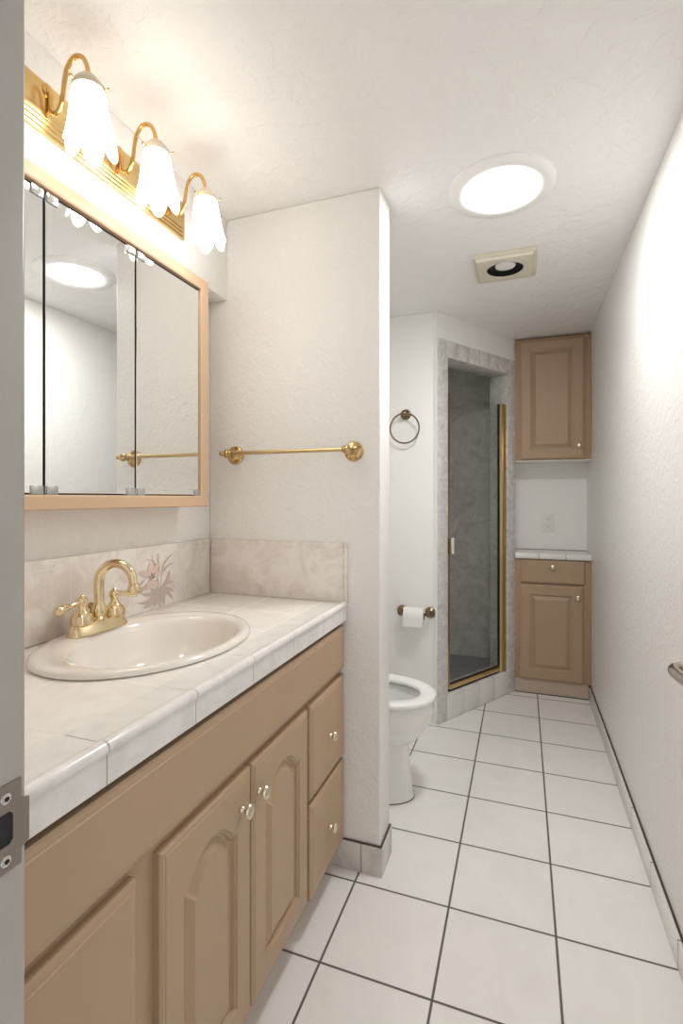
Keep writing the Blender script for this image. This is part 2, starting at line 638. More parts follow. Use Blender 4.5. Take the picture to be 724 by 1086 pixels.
# door frame at the left edge of the picture, with its strike plate
bm = new_bm()
box(bm, -0.402, 0.165, 0.0, -0.382, 0.2985, 2.05, 0.004, 3)
box(bm, -0.384, 0.165, 0.0, -0.372, 0.245, 2.04, 0.003)      # stop
box(bm, 0.360, 0.165, 0.0, 0.380, 0.2985, 2.05, 0.004, 3)
box(bm, -0.402, 0.165, 2.03, 0.380, 0.2985, 2.05, 0.003)
box(bm, -0.465, 0.300, 0.0, -0.4025, 0.311, 2.10, 0.003)
box(bm, -0.465, 0.300, 2.05, 0.40, 0.311, 2.11, 0.003)
fr = struct('trim_3', bm, M['jamb'])
bm = new_bm()


def YZ(y, z, x=-0.382):
    return Vector((x, y, z))


outline = [(0.252, 0.966), (0.2925, 0.966), (0.2925, 0.978), (0.2995, 0.981), (0.2995, 1.016), (0.2925, 1.019),
           (0.2925, 1.035), (0.252, 1.035)]
# plate with a slot: two halves around the latch hole
hole = [(0.268, 0.987), (0.2825, 0.987), (0.2855, 0.990), (0.2855, 1.010), (0.2825, 1.013), (0.268, 1.013)]
t = bmesh.new()
lo = [t.verts.new(YZ(*p)) for p in outline]
hi = [t.verts.new(YZ(*p)) for p in hole]
edges = [t.edges.new((lo[i], lo[(i + 1) % len(lo)])) for i in range(len(lo))]
edges += [t.edges.new((hi[i], hi[(i + 1) % len(hi)])) for i in range(len(hi))]
bmesh.ops.triangle_fill(t, edges=edges, use_beauty=True)
r = bmesh.ops.extrude_face_region(t, geom=list(t.faces))
for v in r['geom']:
    if isinstance(v, bmesh.types.BMVert):
        v.co.x += 0.0016
merge(bm, t)
plate = obj('strike_plate', bm, M['strike'], fr)
bm = new_bm()
box(bm, -0.3825, 0.268, 0.987, -0.3815, 0.2855, 1.013)
obj('latch_hole', bm, M['black'], plate)
for z in (1.0245, 0.9755):
    bm = new_bm()
    lathe(bm, [(0.0042, 0), (0.0042, 0.0006), (0.003, 0.0012), (0.0006, 0.0014)], (-0.3804, 0.2795, z), (1, 0, 0), 16)
    sc_ = obj('screw', bm, M['chrome'], plate)
    bm = new_bm()
    lathe(bm, [(0.0019, 0), (0.0019, 0.0004)], (-0.3790, 0.2795, z), (1, 0, 0), 12)
    obj('recess', bm, M['black'], sc_)

# the open door just past the right edge of the picture: its lever reaches in
bm = new_bm()
DA = math.radians(2.3)
DM = Matrix.Translation((0.356, 0.302, 0)) @ Matrix.Rotation(DA, 4, 'Z')
box(bm, -0.035, 0.0, 0.012, 0.0, 0.725, 2.025, 0.002, 2, DM)
for z0, z1 in ((0.22, 0.90), (1.08, 1.88)):
    for x in (-0.036, 0.001):
        box(bm, x - 0.003, 0.11, z0, x + 0.003, 0.335, z1, 0.0025, 2, DM)
        box(bm, x - 0.003, 0.395, z0, x + 0.003, 0.615, z1, 0.0025, 2, DM)
door = struct('door_1', bm, M['door_paint'])
yk, zk = 0.652, 0.985
bm = new_bm()
lathe(bm, [(0.032, 0), (0.032, 0.004), (0.026, 0.009), (0.014, 0.012), (0.011, 0.014)], DM @ Vector((-0.035, yk, zk)), DM.to_3x3() @ Vector((-1, 0, 0)))
rose = obj('lever_rosette', bm, M['chrome'], door)
bm = new_bm()
tube(bm, [DM @ Vector(p) for p in ((-0.045, yk, zk), (-0.075, yk, zk), (-0.094, yk - 0.004, zk), (-0.102, yk - 0.020, zk - 0.001),
                                  (-0.100, yk - 0.05, zk - 0.002), (-0.094, yk - 0.085, zk - 0.004), (-0.088, yk - 0.115, zk - 0.008))],
     lambda t: 0.0105 - 0.002 * t, 14)
obj('lever_handle', bm, M['lever'], door)

# ------------------------------------------------------------------ ceiling fittings
c = Vector((-0.068, 1.755, H))
t_ = thing('ceiling_light', 'round white ceiling light with a bright frosted diffuser', 'ceiling light', c)
bm = new_bm()
lathe(bm, [(0.172, 0.0), (0.172, 0.006), (0.168, 0.010), (0.140, 0.015), (0.116, 0.013), (0.111, 0.010), (0.111, 0.004)], c, (0, 0, -1), 64, cap=False)
obj('trim_ring', bm, M['trim'], t_)
bm = new_bm()
lathe(bm, [(0.1105, 0.002), (0.1105, 0.010), (0.104, 0.013), (0.085, 0.017), (0.05, 0.020), (0.0, 0.021)], c, (0, 0, -1), 64)
obj('diffuser', bm, M['dome'], t_)

c = Vector((-0.072, 2.335, H))
t_ = thing('exhaust_fan', 'square cream ceiling exhaust fan with a round black opening', 'exhaust fan', c)
bm = new_bm()
hw = 0.131


def sq(h, z, n=48, circ=None):
    out = []
    for i in range(n):
        a = 2 * PI * i / n
        if circ:
            out.append(c + Vector((circ * math.cos(a), circ * math.sin(a), z)))
        else:
            x, y = math.cos(a), math.sin(a)
            k = h / max(abs(x), abs(y))
            out.append(c + Vector((x * k, y * k, z)))
    return out


rings_surface(bm, [sq(hw, 0), sq(hw, -0.012), sq(hw - 0.004, -0.016), sq(hw - 0.012, -0.017), sq(hw - 0.016, -0.026), sq(hw - 0.022, -0.028),
                   sq(0, -0.028, circ=0.080), sq(0, -0.024, circ=0.077), sq(0, -0.022, circ=0.077)], True, True, False)
obj('cover', bm, M['vent'], t_, angle=25)
bm = new_bm()
lathe(bm, [(0.0001, 0.003), (0.0775, 0.003), (0.0775, 0.0225), (0.0765, 0.0225), (0.0765, 0.005), (0.0001, 0.005)], c, (0, 0, -1), 40, cap=False)
obj('fan_housing', bm, M['black'], t_)
bm = new_bm()
lathe(bm, [(0.042, 0.004), (0.044, 0.010), (0.042, 0.018), (0.032, 0.022), (0.0, 0.024)], c + Vector((0.002, -0.016, 0)), (0, 0, -1), 40)
obj('fan_hub', bm, M['white_plastic'], t_)


# ------------------------------------------------------------------ vanity
def rect_ring(fy0, fy1, fz0, fz1, arch=0.0, n=44):
    """Closed outline (y,z): bottom, right, top (arched), left - same count for every call."""
    pts = []
    for i in range(n):
        pts.append((fy0 + (fy1 - fy0) * i / n, fz0))
    for i in range(n):
        pts.append((fy1, fz0 + (fz1 - fz0) * i / n))
    for i in range(n):
        t = i / n
        u = abs(1 - 2 * t)          # 1 at the ends, 0 at the crest
        a = 0.0
        if arch:
            a = arch * max(0.0, 1 - (u / 0.86) ** 2.2)
        pts.append((fy1 - (fy1 - fy0) * t, fz1 + a))
    for i in range(n):
        pts.append((fy0, fz1 - (fz1 - fz0) * i / n))
    return pts


def front_panel(bm, to3, w0, w1, z0, z1, th, edge=0.012, frame=None, arch=0.0, drop=0.0):
    """A cabinet front. to3(y, z, depth) places it; depth 0 is its back, th its face."""
    def ring(i, d, ar=0.0, dz=0.0):
        return [to3(y, z, d) for y, z in rect_ring(w0 + i, w1 - i, z0 + i, z1 - i - dz, ar)]
    R = [ring(0, 0), ring(0, th * 0.70), ring(edge * 0.30, th * 0.86), ring(edge * 0.45, th * 0.90), ring(edge, th * 0.92), ring(edge + 0.0015, th)]
    if frame:
        f = frame
        R += [ring(f, th, arch, drop), ring(f + 0.002, th - 0.004, arch, drop), ring(f + 0.006, th - 0.005, arch, drop),
              ring(f + 0.008, th - 0.011, arch, drop), ring(f + 0.013, th - 0.012, arch, drop),
              ring(f + 0.032, th - 0.003, arch, drop), ring(f + 0.034, th - 0.0015, arch, drop)]
    rings_surface(bm, R, True, True, True)


def knob(parent, p, axis, m, r=0.016, name='knob'):
    bm = new_bm()
    k = r / 0.016
    lathe(bm, [(0.008 * k, 0), (0.008 * k, 0.003 * k), (0.0055 * k, 0.006 * k), (0.005 * k, 0.012 * k), (0.008 * k, 0.016 * k),
               (0.0145 * k, 0.018 * k), (0.016 * k, 0.0205 * k), (0.0145 * k, 0.024 * k), (0.009 * k, 0.027 * k), (0, 0.028 * k)],
          p, axis, 24)
    return obj(name, bm, m, parent)


XF = -0.587          # face frame of the vanity
XD = -0.567          # faces of doors and drawers
V = thing('vanity_cabinet', 'long tan vanity cabinet with arched doors under the tiled counter', 'vanity', (-0.84, 0.95, 0))
bm = new_bm()
Y0, Y1 = 0.303, 1.605
box(bm, XL + 0.002, Y0, 0.11, XF - 0.018, Y1, 0.128)
box(bm, XL + 0.002, Y0, 0.128, XL + 0.008, Y1, 0.812)
box(bm, XL + 0.008, Y0, 0.128, XF - 0.018, Y0 + 0.018, 0.812)
box(bm, XL + 0.008, Y1 - 0.018, 0.128, XF - 0.018, Y1, 0.812)
# face frame: stiles and rails
box(bm, XF - 0.018, Y0, 0.11, XF, Y1, 0.812, 0.001)
obj('cabinet_body', bm, M['tan'], V)
bm = new_bm()
box(bm, XL + 0.002, Y0, 0.0, -0.660, Y1, 0.1099)
obj('toe_kick', bm, M['tan'], V)


def vt(y, z, d):
    return Vector((XF + d, y, z))


bm = new_bm()
front_panel(bm, vt, Y0, Y1, 0.684, 0.829, 0.020, 0.014)
obj('false_front', bm, M['tan'], V)
for (a, b, ky) in ((0.686, 0.981, 0.938), (0.988, 1.296, 1.012)):
    bm = new_bm()
    front_panel(bm, vt, a, b, 0.118, 0.663, 0.020, 0.010, 0.058, 0.050, 0.054)
    d = obj('cabinet_door', bm, M['tan'], V, angle=22)
    knob(d, (XD, ky, 0.592), (1, 0, 0), M['nickel'], 0.0165)
for (a, b) in ((0.345, 0.631), (1.316, 1.603)):
    for (z0, z1) in ((0.392, 0.663), (0.106, 0.378)):
        bm = new_bm()
        front_panel(bm, vt, a, b, z0, z1, 0.020, 0.014)
        d = obj('drawer', bm, M['tan'], V)
        knob(d, (XD, (a + b) / 2, (z0 + z1) / 2 - 0.008), (1, 0, 0), M['nickel'], 0.0155)

# tiled countertop
ZC = 0.905
SC = Vector((-0.868, 1.010))      # sink centre
RX, RY = 0.228, 0.283
K = thing('countertop', 'cream marbled tile countertop with tiled edge and low tile splash', 'countertop', (-0.84, 0.95, 0.835))
bm = new_bm()
# slab with an oval cut-out for the basin
x0, x1, y0, y1 = XL + 0.002, -0.572, 0.303, 1.612
n = 96
ell, rec = [], []
for i in range(n):
    a = 2 * PI * i / n
    ell.append((SC.x + (RX - 0.025) * math.cos(a), SC.y + (RY - 0.025) * math.sin(a)))
    dx, dy = math.cos(a), math.sin(a)
    ts = []
    if dx > 1e-6: ts.append((x1 - SC.x) / dx)
    if dx < -1e-6: ts.append((x0 - SC.x) / dx)
    if dy > 1e-6: ts.append((y1 - SC.y) / dy)
    if dy < -1e-6: ts.append((y0 - SC.y) / dy)
    k = min(ts)
    rec.append([SC.x + dx * k, SC.y + dy * k])
for cx, cy in ((x0, y0), (x0, y1), (x1, y0), (x1, y1)):
    i = min(range(n), key=lambda q: (rec[q][0] - cx) ** 2 + (rec[q][1] - cy) ** 2)
    rec[i] = [cx, cy]
rings_surface(bm, [[Vector((x, y, 0.845)) for x, y in rec], [Vector((x, y, ZC)) for x, y in rec],
                   [Vector((x, y, ZC)) for x, y in ell], [Vector((x, y, 0.845)) for x, y in ell]], True, False, False)
obj('slab', bm, M['counter'], K)
bm = new_bm()
# rounded edge tiles along the front
ys = [0.303] + [0.564 - 0.209 + 0.209 * k for k in range(0, 7) if 0.31 < 0.564 - 0.209 + 0.209 * k < 1.60] + [1.612]
for a, b in zip(ys, ys[1:]):
    prof = [(-0.578, 0.845), (-0.5640, 0.845), (-0.5630, 0.846), (-0.5630, 0.8915), (-0.5600, 0.8925), (-0.5585, 0.896), (-0.5585, 0.901),
            (-0.5605, 0.9058), (-0.5645, 0.9088), (-0.570, 0.9095), (-0.576, 0.908), (-0.584, 0.9058), (-0.644, 0.9058), (-0.644, 0.9045), (-0.578, 0.9045)]
    prism(bm, [Vector((x, a + 0.0005, z)) for x, z in prof], (0, b - a - 0.001, 0))
obj('edge_tiles', bm, M['counter_edge'], K, angle=40)
bm = new_bm()
box(bm, -0.62, 0.303, 0.8125, -0.5875, 1.606, 0.8445)
box(bm, XL + 0.003, 0.303, 0.8125, -0.62, 0.330, 0.8445)
box(bm, XL + 0.003, 1.58, 0.8125, -0.62, 1.606, 0.8445)
obj('counter_deck', bm, M['gap_shade'], K)  # deck coloured near-black to paint the shadow gap under the counter edge
bm = new_bm()
box(bm, XL + 0.001, 0.303, ZC + 0.0005, XL + 0.011, 1.6035, 1.109, 0.003, 2)
bs = obj('backsplash', bm, M['splash_y'], K)
bm = new_bm()
box(bm, XL + 0.0115, 1.604, ZC + 0.0005, -0.573, 1.6135, 1.109, 0.003, 2)
box(bm, -0.5728, 1.604, ZC + 0.0005, -0.558, 1.6135, 1.109, 0.003, 2)
obj('backsplash', bm, M['splash_x'], K)

# painted lily on the backsplash tile
XFL = XL + 0.0112


def fl(u, v):
    """Picture spot inside the tile -> the tile's face."""
    return 1.205 + u * 0.195, 0.905 + v * 0.185


def petal(bm, a, b, w, bend=0.0, n=10):
    global XFL
    XFL += 0.00004
    (ya, za), (yb, zb) = fl(*a), fl(*b)
    d = Vector((yb - ya, zb - za))
    nn = Vector((-d.y, d.x)).normalized()
    left, right = [], []
    for i in range(n + 1):
        t = i / n
        c_ = Vector((ya, za)) + d * t + nn * (bend * math.sin(PI * t) * d.length)
        ww = 0.78 * w * (math.sin(PI * min(1, t * 0.92 + 0.08)) ** 0.8) * 0.5
        left.append(c_ + nn * ww)
        right.append(c_ - nn * ww)
    rings = []
    for l_, r_ in zip(left, right):
        rings.append([Vector((XFL, l_.x, l_.y)), Vector((XFL + 0.0005, l_.x, l_.y)), Vector((XFL + 0.0005, r_.x, r_.y)), Vector((XFL, r_.x, r_.y))])
    rings_surface(bm, rings, True, True, True)


bm = new_bm()
for a, b, w, bd in [((.62, .58), (.42, .96), .009, .10), ((.62, .58), (.26, .90), .007, -.16), ((.64, .58), (.94, .92), .009, .14), ((.64, .56), (.97, .76), .009, .12),
                    ((.62, .60), (.56, .97), .007, .05), ((.62, .10), (.66, .60), .006, .03),
                    ((.60, .30), (.86, .64), .022, -.12), ((.58, .30), (.55, .56), .022, .08), ((.56, .30), (.36, .42), .016, .1), ((.60, .28), (.96, .40), .018, .18),
                    ((.60, .24), (.97, .22), .018, .20), ((.62, .24), (.94, .08), .016, .2), ((.58, .24), (.62, .02), .020, -.05), ((.60, .30), (.72, .04), .026, .1),
                    ((.54, .24), (.44, -.01 + .04), .016, .1), ((.54, .28), (.22, .08), .022, .14), ((.52, .30), (.08, .20), .016, .18), ((.52, .32), (.16, .34), .014, .12),
                    ((.30, .46), (-.02, .40), .020, .14), ((.26, .56), (-.06, .54), .014, .22), ((.56, .28), (.50, .10), .03, 0)]:
    petal(bm, a, b, w, bd)
flower = obj('lily_leaves', bm, M['leaf'], bs, smooth=False)
XFL += 0.0006
bm = new_bm()
for a, b, w, bd in [((.40, .58), (.38, .84), .030, .05), ((.42, .58), (.60, .80), .024, .08), ((.38, .58), (.12, .70), .024, -.05), ((.40, .54), (.26, .36), .026, .1),
                    ((.42, .54), (.56, .40), .026, -.1), ((.44, .58), (.70, .58), .022, .1)]:
    petal(bm, a, b, w, bd)
obj('lily_petals', bm, M['pink'], bs, smooth=False)
XFL += 0.0006
bm = new_bm()
for a, b, w, bd in [((.40, .56), (.32, .60), .004, 0), ((.42, .56), (.40, .66), .004, 0), ((.43, .57), (.48, .64), .004, 0), ((.42, .55), (.50, .57), .004, 0), ((.40, .55), (.36, .52), .004, 0)]:
    petal(bm, a, b, w, bd)
obj('lily_stamens', bm, M['dark_glaze'], bs, smooth=False)

# ------------------------------------------------------------------ basin
SK = thing('sink_basin', 'oval bone-coloured self-rimming sink basin set in the tiled counter', 'sink', (SC.x, SC.y, ZC))
bm = new_bm()


def oval(rx, ry, z, ox=0.0, seg=72):
    return [Vector((SC.x + ox + rx * math.cos(2 * PI * i / seg), SC.y + ry * math.sin(2 * PI * i / seg), z)) for i in range(seg)]


# the bowl sits forward in the rim, leaving a deck for the faucet
BO = 0.030
R = [oval(RX - 0.004, RY - 0.004, ZC + 0.0008), oval(RX, RY, ZC + 0.004), oval(RX - 0.001, RY - 0.001, ZC + 0.009),
     oval(RX - 0.008, RY - 0.008, ZC + 0.014), oval(RX - 0.020, RY - 0.022, ZC + 0.016, 0.002),
     oval(RX - 0.054, RY - 0.050, ZC + 0.0135, BO), oval(RX - 0.060, RY - 0.058, ZC + 0.008, BO), oval(RX - 0.066, RY - 0.068, ZC - 0.006, BO),
     oval(RX - 0.078, RY - 0.086, ZC - 0.045, BO), oval(RX - 0.100, RY - 0.120, ZC - 0.085, BO), oval(RX - 0.135, RY - 0.17, ZC - 0.115, BO),
     oval(0.05, 0.06, ZC - 0.132, BO), oval(0.022, 0.022, ZC - 0.136, BO)]
rings_surface(bm, R, True, False, True)
obj('bowl', bm, M['sink'], SK, angle=60)
bm = new_bm()
lathe(bm, [(0.021, 0), (0.021, 0.003), (0.016, 0.004), (0.014, 0.002), (0.010, 0.005), (0, 0.006)], (SC.x + BO, SC.y, ZC - 0.1358), (0, 0, 1), 24)
obj('drain', bm, M['gold'], SK)

# ------------------------------------------------------------------ faucet
FX, FY, FZ = -1.030, 1.005, ZC + 0.0150
F = thing('faucet', 'polished brass centerset faucet with high arc spout and two levers on the sink', 'faucet', (FX, FY, FZ))
bm = new_bm()


def stad(hx, hy, z, seg=40):
    out = []
    for i in range(seg):
        a = 2 * PI * i / seg
        x, y = math.cos(a), math.sin(a)
        p = 3.2
        k = (abs(x) ** p + abs(y) ** p) ** (-1 / p)
        out.append(Vector((FX + hx * k * x, FY + hy * k * y, z)))
    return out


rings_surface(bm, [stad(0.027, 0.089, FZ), stad(0.027, 0.089, FZ + 0.004), stad(0.0225, 0.084, FZ + 0.012), stad(0.020, 0.081, FZ + 0.025),
                   stad(0.017, 0.078, FZ + 0.028)], True, True, True)
obj('base_plate', bm, M['gold'], F)
zb = FZ + 0.027
bm = new_bm()
lathe(bm, [(0.021, 0), (0.021, 0.006), (0.016, 0.010), (0.0175, 0.016), (0.0175, 0.034), (0.0145, 0.039), (0.0135, 0.043)], (FX, FY, zb), (0, 0, 1), 28)
sp_pts = []
R_s = 0.047
z_c = zb + 0.098
sp_pts += [Vector((FX, FY, zb + 0.02)), Vector((FX, FY, zb + 0.055)), Vector((FX, FY, z_c))]
tx, ty = 0.975, 0.22
for k in range(1, 9):
    a = PI - PI * k / 8 * 0.98
    q = R_s * (1 + math.cos(a))
    sp_pts.append(Vector((FX + tx * q, FY + ty * q, z_c + R_s * math.sin(a))))
e_ = sp_pts[-1]
sp_pts.append(e_ + Vector((0.002, 0.0005, -0.012)))
tube(bm, sp_pts, lambda t: 0.0128 - 0.0022 * t, 16, 6)
e_ = sp_pts[-1]
lathe(bm, [(0.011, -0.002), (0.0145, 0.004), (0.0155, 0.010), (0.0155, 0.016), (0.013, 0.020), (0.010, 0.021)], e_ + Vector((0, 0, 0.004)), (0.06, 0.01, -1), 24)
obj('spout', bm, M['gold'], F)
for s in (-1, 1):
    bm = new_bm()
    hy = FY + s * 0.0525
    lathe(bm, [(0.0265, 0), (0.0265, 0.012), (0.024, 0.018), (0.0235, 0.021), (0.017, 0.027), (0.0105, 0.036), (0.0095, 0.043), (0.0105, 0.046), (0.0135, 0.050),
               (0.0145, 0.057), (0.012, 0.064), (0.006, 0.068), (0.0045, 0.071), (0.003, 0.073), (0, 0.074)], (FX, hy, zb + 0.001), (0, 0, 1), 28)
    h_ = obj('handle', bm, M['gold'], F)
    bm = new_bm()
    ax = Vector((0.04, s * 1.0, -0.14)).normalized()
    lathe(bm, [(0.006, 0.0), (0.0075, 0.010), (0.0065, 0.014), (0.0075, 0.018), (0.006, 0.022), (0.0085, 0.040), (0.0115, 0.056), (0.011, 0.066), (0.0065, 0.072), (0, 0.074)],
          Vector((FX, hy, zb + 0.057)) + ax * 0.008, ax, 20)
    obj('lever', bm, M['gold'], h_)
bm = new_bm()
lathe(bm, [(0.003, 0), (0.003, 0.03), (0.0075, 0.034), (0.0085, 0.039), (0.0075, 0.044), (0.004, 0.047), (0, 0.048)], (FX - 0.020, FY - 0.006, zb - 0.004), (0, 0, 1), 18)
obj('lift_rod', bm, M['gold_dark'], F)

# ------------------------------------------------------------------ medicine cabinet
MC = thing('medicine_cabinet', 'three-door mirrored medicine cabinet in a tan frame above the sink', 'medicine cabinet', (-1.06, 0.99, 1.235))
bm = new_bm()
yo0, yo1, zo0, zo1 = 0.503, 1.439, 1.233, 1.989
yi0, yi1, zi0, zi1 = 0.545, 1.397, 1.268, 1.952
box(bm, XL + 0.001, yo0 + 0.01, zo0 + 0.008, -1.0125, yo1 - 0.008, 1.988)
obj('cabinet_body', bm, M['gap_shade'], MC)  # body coloured near-black: painted shade for the gaps around the mirror doors
bm = new_bm()
XM = -1.012


def fr_ring(i, x):
    return [Vector((x, yo0 + i, zo0 + i)), Vector((x, yo1 - i, zo0 + i)), Vector((x, yo1 - i, zo1 - i)), Vector((x, yo0 + i, zo1 - i))]


def inn_ring(i, x):
    return [Vector((x, yi0 - i, zi0 - i)), Vector((x, yi1 + i, zi0 - i)), Vector((x, yi1 + i, zi1 + i)), Vector((x, yi0 - i, zi1 + i))]


rings_surface(bm, [fr_ring(0, XM), fr_ring(0, -0.999), fr_ring(0.003, -0.996), inn_ring(0.008, -0.994), inn_ring(0.004, -0.995), inn_ring(0, -0.998), inn_ring(0, XM)],
              True, False, False)
vs = None
obj('frame', bm, M['tan_frame'], MC)
bm = new_bm()
box(bm, XL + 0.002, yo0 + 0.004, zo0 + 0.001, XM, yo0 + 0.012, 1.988)
box(bm, XL + 0.002, yo1 - 0.008, zo0 + 0.001, XM, yo1 - 0.001, 1.988)
box(bm, XL + 0.002, yo0 + 0.012, zo0 + 0.001, XM, yo1 - 0.008, zo0 + 0.008)
obj('side_panels', bm, M['tan_frame'], MC)
doors = ((0.548, 0.8225), (0.829, 1.1035), (1.110, 1.394))
zm0, zm1 = 1.2715, 1.943
XMF = -1.0035
for k, (a, b) in enumerate(doors):
    bm = new_bm()
    box(bm, XMF - 0.005, a, zm0, XMF, b, zm1, 0.0007, 1)
    d = obj('mirror_door', bm, M['mirror'], MC, smooth=False)
    for (yy, s) in ((a, 1), (b, -1)):
        for (zz, q) in ((zm0, 1), (zm1, -1)):
            if k == 2 and s == -1 and q == -1:
                continue
            bm = new_bm()
            w = 0.030 if k < 2 or s == 1 else 0.024
            box(bm, XMF - 0.007, min(yy + s * 0.0008, yy + s * w), min(zz - q * 0.003, zz + q * 0.017), XMF + 0.004, max(yy + s * 0.0008, yy + s * w), max(zz - q * 0.003, zz + q * 0.017), 0.0012)
            obj('hinge_clip', bm, M['clip'], d)

# ------------------------------------------------------------------ vanity light bar
XS = -1.036
VL = thing('vanity_light', 'brass vanity light bar with three lit tulip glass shades above the mirror', 'wall light', (XS, 1.05, 2.15))
bm = new_bm()
for i, d in ((0.0, 0.009), (0.008, 0.014), (0.016, 0.019), (0.024, 0.024)):
    box(bm, XS, 0.748 + i, 2.094 + i, XS + d, 1.352 - i, 2.208 - i * 0.35, 0.0022, 2)
obj('back_plate', bm, M['gold_plate'], VL)
for k, y in enumerate((0.843, 1.058, 1.273)):
    pts = [(0.020, y, 2.190), (0.030, y, 2.181), (0.032, y, 2.160), (0.035, y, 2.143), (0.046, y, 2.134), (0.060, y, 2.144), (0.068, y, 2.168),
           (0.073, y, 2.200), (0.083, y, 2.230), (0.103, y, 2.246), (0.126, y, 2.238), (0.139, y, 2.214), (0.142, y, 2.192)]
    bm = new_bm()
    tube(bm, [Vector((XS + p[0], p[1], p[2] - 0.007)) for p in pts], 0.0052, 12, 6)
    lathe(bm, [(0.016, 0), (0.016, 0.002), (0.011, 0.005), (0.006, 0.006)], (XS + 0.024, y, 2.183), (1, 0, 0), 20)
    arm = obj('arm', bm, M['gold_arm'], VL)
    top = Vector((XS + 0.142, y, 2.189))
    tilt = Vector((0.05, 0.0, -1)).normalized()
    bm = new_bm()
    lathe(bm, [(0.007, 0), (0.012, 0.003), (0.019, 0.009), (0.026, 0.017), (0.031, 0.025), (0.034, 0.029), (0.034, 0.039), (0.0325, 0.040)], top, tilt, 32)
    hol = obj('shade_holder', bm, M['holder'], VL)
    u_, v_, a_ = frame_from(tilt)
    for q in range(3):
        th = 2 * PI * q / 3 + 0.65
        dr = u_ * math.cos(th) + v_ * math.sin(th)
        bm = new_bm()
        lathe(bm, [(0.0018, 0), (0.0018, 0.008), (0.0035, 0.0085), (0.0035, 0.012), (0, 0.0125)], top + a_ * 0.034 + dr * 0.0325, dr, 10)
        obj('set_screw', bm, M['gold_dark'], hol)
    # tulip shade: six petals
    bm = new_bm()
    seg, rows = 96, 22
    c0 = top + a_ * 0.030

    def shade_pt(i, j, off):
        th = 2 * PI * i / seg
        t = j / rows
        pet = abs(math.cos(3 * th + 0.5))            # 1 in a petal's middle, 0 between petals
        Ls = 0.090 + 0.048 * (pet ** 0.7)
        h = Ls * t
        q = h / 0.138
        r = 0.0305 + 0.0205 * (q ** 0.8)
        r *= 1 + 0.06 * (pet - 0.6) * (t ** 1.2)
        r += 0.004 * (t ** 6)
        return c0 + a_ * h + (u_ * math.cos(th) + v_ * math.sin(th)) * (r + off)
    rings = [[shade_pt(i, j, 0.0) for i in range(seg)] for j in range(rows + 1)]
    rings += [[shade_pt(i, j, -0.003) for i in range(seg)] for j in range(rows, -1, -1)]
    rings_surface(bm, rings, True, False, False)
    gs = obj('glass_shade', bm, M['shade'], VL, angle=70)
    bm = new_bm()
    tube(bm, [shade_pt(i, rows, -0.0015) + a_ * 0.001 for i in range(seg)], 0.0026, 8, 0, closed=True)
    obj('glass_rim', bm, M['shade_rim'], gs)

# ------------------------------------------------------------------ towel bar on the partition
TB = thing('towel_bar', 'straight satin brass towel bar on the cream partition wall', 'towel bar', (-0.768, YP, 1.42))
zt = 1.421
bm = new_bm()
tube(bm, [(-0.985, 1.552, zt), (-0.535, 1.552, zt)], 0.0068, 16, 0)
obj('bar', bm, M['bar_brass'], TB)
for x, s in ((-0.999, -1), (-0.537, 1)):
    bm = new_bm()
    lathe(bm, [(0.034, 0), (0.034, 0.004), (0.031, 0.008), (0.028, 0.009), (0.027, 0.012), (0.022, 0.014), (0.014, 0.018), (0.010, 0.024), (0.009, 0.042), (0.012, 0.048),
               (0.015, 0.056), (0.015, 0.064), (0.012, 0.072), (0.006, 0.076), (0, 0.077)], (x, YP - 0.0005, zt - 0.002), (0, -1, 0), 32)
    p_ = obj('post', bm, M['post_brass'], TB)
    bm = new_bm()
    lathe(bm, [(0.009, -0.020), (0.0125, -0.014), (0.0125, 0.008), (0.009, 0.013), (0.006, 0.015), (0.0085, 0.019), (0.009, 0.023), (0.006, 0.028), (0, 0.029)], (x, 1.552, zt), (s, 0, 0), 20)
    obj('finial', bm, M['gold_dark'], p_)

# ------------------------------------------------------------------ toilet
TC = 2.09
TO = thing('toilet', 'white toilet with open seat behind the partition wall', 'toilet', (-0.70, TC, 0))


def egg(xf, xb, hw, z, seg=56, pw=2.0):
    """Outline in plan: pointed-oval front (+X), rounder back."""
    xc = xb + (xf - xb) * 0.42
    out = []
    for i in range(seg):
        a = 2 * PI * i / seg
        cx, sy = math.cos(a), math.sin(a)
        rx = (xf - xc) if cx > 0 else (xc - xb)
        p = 2.15
        k = (abs(cx) ** p + abs(sy) ** p) ** (-1 / p)
        out.append(Vector((xc + rx * k * cx, TC + hw * k * sy, z)))
    return out


bm = new_bm()
rings_surface(bm, [egg(-0.430, -0.90, 0.118, 0.0), egg(-0.430, -0.90, 0.118, 0.012), egg(-0.436, -0.90, 0.112, 0.022), egg(-0.446, -0.90, 0.106, 0.12),
                   egg(-0.450, -0.90, 0.104, 0.215), egg(-0.447, -0.90, 0.106, 0.228), egg(-0.425, -0.90, 0.122, 0.240), egg(-0.400, -0.90, 0.142, 0.268),
                   egg(-0.372, -0.90, 0.163, 0.305), egg(-0.352, -0.90, 0.176, 0.345), egg(-0.345, -0.90, 0.181, 0.385), egg(-0.348, -0.90, 0.179, 0.406),
                   egg(-0.352, -0.89, 0.176, 0.414), egg(-0.395, -0.72, 0.134, 0.414), egg(-0.405, -0.71, 0.126, 0.400), egg(-0.415, -0.70, 0.118, 0.36),
                   egg(-0.45, -0.68, 0.09, 0.30), egg(-0.50, -0.64, 0.05, 0.25)], True, True, True)
obj('bowl', bm, M['toilet'], TO, angle=50)
bm = new_bm()
rings_surface(bm, [egg(-0.452, -0.678, 0.090, 0.300), egg(-0.452, -0.678, 0.090, 0.303)], True, True, True)
obj('water', bm, M['water'], TO)
bm = new_bm()
